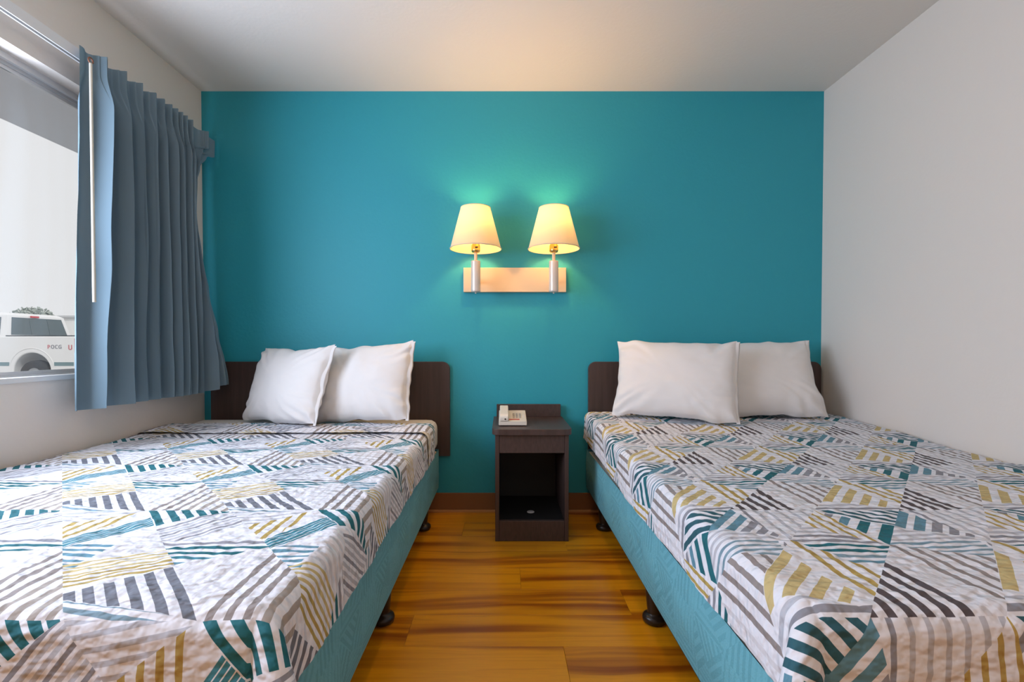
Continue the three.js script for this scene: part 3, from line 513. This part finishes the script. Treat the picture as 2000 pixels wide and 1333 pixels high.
// ------------------------------------------------------------------ pickup truck in the parking lot
const font = await new FontLoader().loadAsync('fonts/droid/droid_sans_bold.typeface.json');
{
  const o = thing('pickup_truck', 'white pickup truck parked outside the window, seen from its rear quarter', 'truck', [-13.4, -0.2, -10.24]);
  const paint = phys(0.80, 0.80, 0.80, 0.35, { clearcoat: 0.6 }), dkglass = phys(0.08, 0.11, 0.12, 0.08), rubber = std(0.03, 0.03, 0.032, 0.8), liner = std(0.06, 0.065, 0.07, 0.9), steel = phys(0.5, 0.52, 0.55, 0.35, { metalness: 0.8 });
  const HW = 0.96;                                   // half width; local x: rear at +2.4
  const sh = new THREE.Shape(), wr = 0.475, wx1 = 1.3, wx0 = -2.15, wy = 0.45;
  sh.moveTo(2.42, 0.5); sh.lineTo(2.40, 1.40); sh.lineTo(-1.55, 1.40); sh.bezierCurveTo(-2.2, 1.37, -2.9, 1.34, -3.05, 1.18); sh.lineTo(-3.12, 0.45); sh.lineTo(wx0 - wr, 0.45);
  sh.absarc(wx0, wy + 0.05, wr, Math.PI, 0, true); sh.lineTo(wx0 + wr, 0.38); sh.lineTo(wx1 - wr, 0.38); sh.lineTo(wx1 - wr, wy + 0.05); sh.absarc(wx1, wy + 0.05, wr, Math.PI, 0, true); sh.lineTo(wx1 + wr, 0.5); sh.closePath();
  const body = new THREE.ExtrudeGeometry(sh, { depth: 2 * HW - 0.06, bevelEnabled: true, bevelSize: 0.03, bevelThickness: 0.03, bevelOffset: -0.03, bevelSegments: 3, curveSegments: 24 }); body.translate(0, 0, -HW + 0.03);
  part(o, 'body', body, paint);
  // cab: tapering box
  const cab = surf(4, 1, () => [0, 0, 0]); 
  const low = [[0.60, -0.90], [0.60, 0.90], [-1.75, 0.90], [-1.75, -0.90]], mid = [[0.50, -0.78], [0.50, 0.78], [-0.95, 0.78], [-0.95, -0.78]], top = [[0.40, -0.68], [0.40, 0.68], [-0.80, 0.68], [-0.80, -0.68]];
  const ringy = [[low, 1.401], [mid, 1.96], [top, 2.03]];
  const pos = []; const v = (r, k) => [ringy[r][0][k][0], ringy[r][1], ringy[r][0][k][1]];
  const quad = (a, b, c, d) => pos.push(...a, ...b, ...c, ...a, ...c, ...d);
  for (let r = 0; r < 2; r++) for (let k = 0; k < 4; k++) quad(v(r, (k + 1) % 4), v(r, k), v(r + 1, k), v(r + 1, (k + 1) % 4));
  quad(v(2, 1), v(2, 0), v(2, 3), v(2, 2)); quad(v(0, 0), v(0, 1), v(0, 2), v(0, 3));
  const cg = new THREE.BufferGeometry(); cg.setAttribute('position', new THREE.Float32BufferAttribute(pos, 3)); cg.computeVertexNormals(); cg.setAttribute('uv', new THREE.Float32BufferAttribute(new Float32Array(pos.length / 3 * 2), 2));
  part(o, 'cab', cg, paint);
  // windows: slabs lying on the slanted sides
  const slab = (a, b, c, d, n, t, mat, name, lab) => { const N = new THREE.Vector3(...n).normalize().multiplyScalar(t), f = [a, b, c, d].map(p => new THREE.Vector3(...p)), q = f.map(p => p.clone().add(N)), P2 = []; const Q = (...p) => { for (const k of [0, 1, 2, 0, 2, 3]) P2.push(p[k].x, p[k].y, p[k].z); }; Q(q[0], q[1], q[2], q[3]); for (let k = 0; k < 4; k++) Q(f[k], f[(k + 1) % 4], q[(k + 1) % 4], q[k]); const gg = new THREE.BufferGeometry(); gg.setAttribute('position', new THREE.Float32BufferAttribute(P2, 3)); gg.computeVertexNormals(); return part(o, name, gg, mat, null, lab); };
  const lin = (y, a, b) => a + (b - a) * (y - 1.401) / (1.96 - 1.401);
  const ra = 1.445, rb = 1.905, X = y => lin(y, 0.60, 0.50);
  for (const [za, zb, zc, zd] of [[0.78, 0.26, 0.25, 0.68], [0.25, -0.25, -0.24, 0.24], [-0.26, -0.78, -0.68, -0.25]]) slab([X(ra), ra, za], [X(ra), ra, zb], [X(rb), rb, zc], [X(rb), rb, zd], [1, 0.18, 0], 0.012, dkglass, 'rear_window', 'dark rear window pane');
  for (const s of [1, -1]) { const Z = y => s * lin(y, 0.90, 0.78); slab([0.42, ra, Z(ra)], [-0.42, ra, Z(ra)], [-0.38, rb, Z(rb)], [0.36, rb, Z(rb)], [0, 0.2, s], 0.012, dkglass, 'side_window'); slab([-0.5, ra, Z(ra)], [-1.45, ra, Z(ra)], [-0.88, rb, Z(rb)], [-0.46, rb, Z(rb)], [0, 0.2, s], 0.012, dkglass, 'side_window'); }
  part(o, 'brake_light', rbox(0.04, 0.05, 0.22, 0.01, 2), std(0.55, 0.04, 0.05, 0.3), [0.535, 1.945, 0.1], 'red high brake light over the rear window');
  for (const q of [HW - 0.1, -HW + 0.02]) part(o, 'bed_rail_cap', boxAt(0.62, 2.36, 1.401, 1.425, q, q + 0.08), liner);
  const tire = lathe([[0.20, -0.12], [0.33, -0.125], [0.375, -0.10], [0.39, -0.05], [0.39, 0.05], [0.375, 0.10], [0.33, 0.125], [0.20, 0.12]], 40).rotateX(Math.PI / 2), rim = lathe([[0, 0.09], [0.05, 0.10], [0.10, 0.085], [0.18, 0.10], [0.205, 0.115], [0.205, -0.10], [0, -0.10]], 32).rotateX(Math.PI / 2);
  for (const x of [wx0, wx1]) for (const s of [1, -1]) { const w = part(o, 'tire', tire, rubber, [x, 0.391, s * 0.80]); const r = part(w, 'rim', rim, steel); if (s < 0) r.rotation.y = Math.PI; }
  for (const s of [1, -1]) part(o, 'wheel_flare', new THREE.TorusGeometry(wr + 0.11, 0.012, 6, 40, Math.PI * 0.86), paint, [wx1, wy + 0.06, s * (HW + 0.0)]).rotation.z = Math.PI * 0.07;
  for (const s of [1]) for (const [a, b] of [[wx1 + wr + 0.10, 2.38], [-1.5, wx1 - wr - 0.10]]) part(o, 'side_stripe', boxAt(a, b, 0.64, 0.735, HW + 0.0005, HW + 0.004), std(0.16, 0.25, 0.27, 0.5), null, 'grey-green stripe along the lower side');
  const letters = (txt, x, y, size, mat, name) => { const g = new TextGeometry(txt, { font, size, depth: 0.003, curveSegments: 4 }); part(o, name, g, mat, [x, y, HW + 0.0006]); };
  const red = std(0.55, 0.16, 0.18, 0.5), ink = std(0.25, 0.25, 0.28, 0.5);
  letters('P', 1.70, 1.08, 0.10, red, 'lettering'); letters('OCG', 1.79, 1.08, 0.10, ink, 'lettering'); letters('U', 2.23, 1.05, 0.13, red, 'lettering');
  part(o, 'tailgate', rbox(0.03, 0.80, 1.6, 0.012, 2), paint, [2.435, 0.98, 0]); part(o, 'rear_bumper', rbox(0.14, 0.2, 1.86, 0.03, 2), steel, [2.48, 0.5, 0]);
  for (const s of [1, -1]) part(o, 'tail_light', rbox(0.05, 0.4, 0.12, 0.015, 2), red, [2.415, 1.15, s * 0.9]);
}
// low white building and a tree far beyond the lot
{
  const b = thing('white_building', 'low white building far beyond the parking lot', 'building', [-42, -0.2, -34]);
  part(b, 'wall', boxAt(-18, 16, 0, 3.35, -8, 0), std(0.80, 0.80, 0.79, 0.85)); part(b, 'roof_edge', boxAt(-18.2, 16.2, 3.351, 3.5, -8.2, 0.2), std(0.55, 0.56, 0.57, 0.8));
  const t = thing('tree', 'grey-green tree showing above the white building far outside', 'tree', [-51, -0.2, -48]);
  part(t, 'trunk', new THREE.CylinderGeometry(0.12, 0.2, 3, 8), std(0.2, 0.15, 0.1, 0.9), [0, 1.5, 0]);
  const bl = []; for (let i = 0; i < 420; i++) { const g = new THREE.OctahedronGeometry(0.10 + 0.14 * rnd(), 0), a = rnd() * 6.283, r = 1.7 * Math.sqrt(rnd()), h = 0.9 * (1 - (r / 2) ** 2) * (0.3 + 0.7 * rnd()); g.scale(1, 0.5, 1); g.rotateZ(rnd() * 3); g.translate(Math.cos(a) * r, 4.0 + h + rnd() * 0.5, Math.sin(a) * r); bl.push(g); }
  part(t, 'foliage', merge(bl), std(0.36, 0.40, 0.36, 0.9), null);
}

scene.traverse(m => { if (m.isMesh) { m.castShadow = true; m.receiveShadow = true; } });
renderer.render(scene, camera);
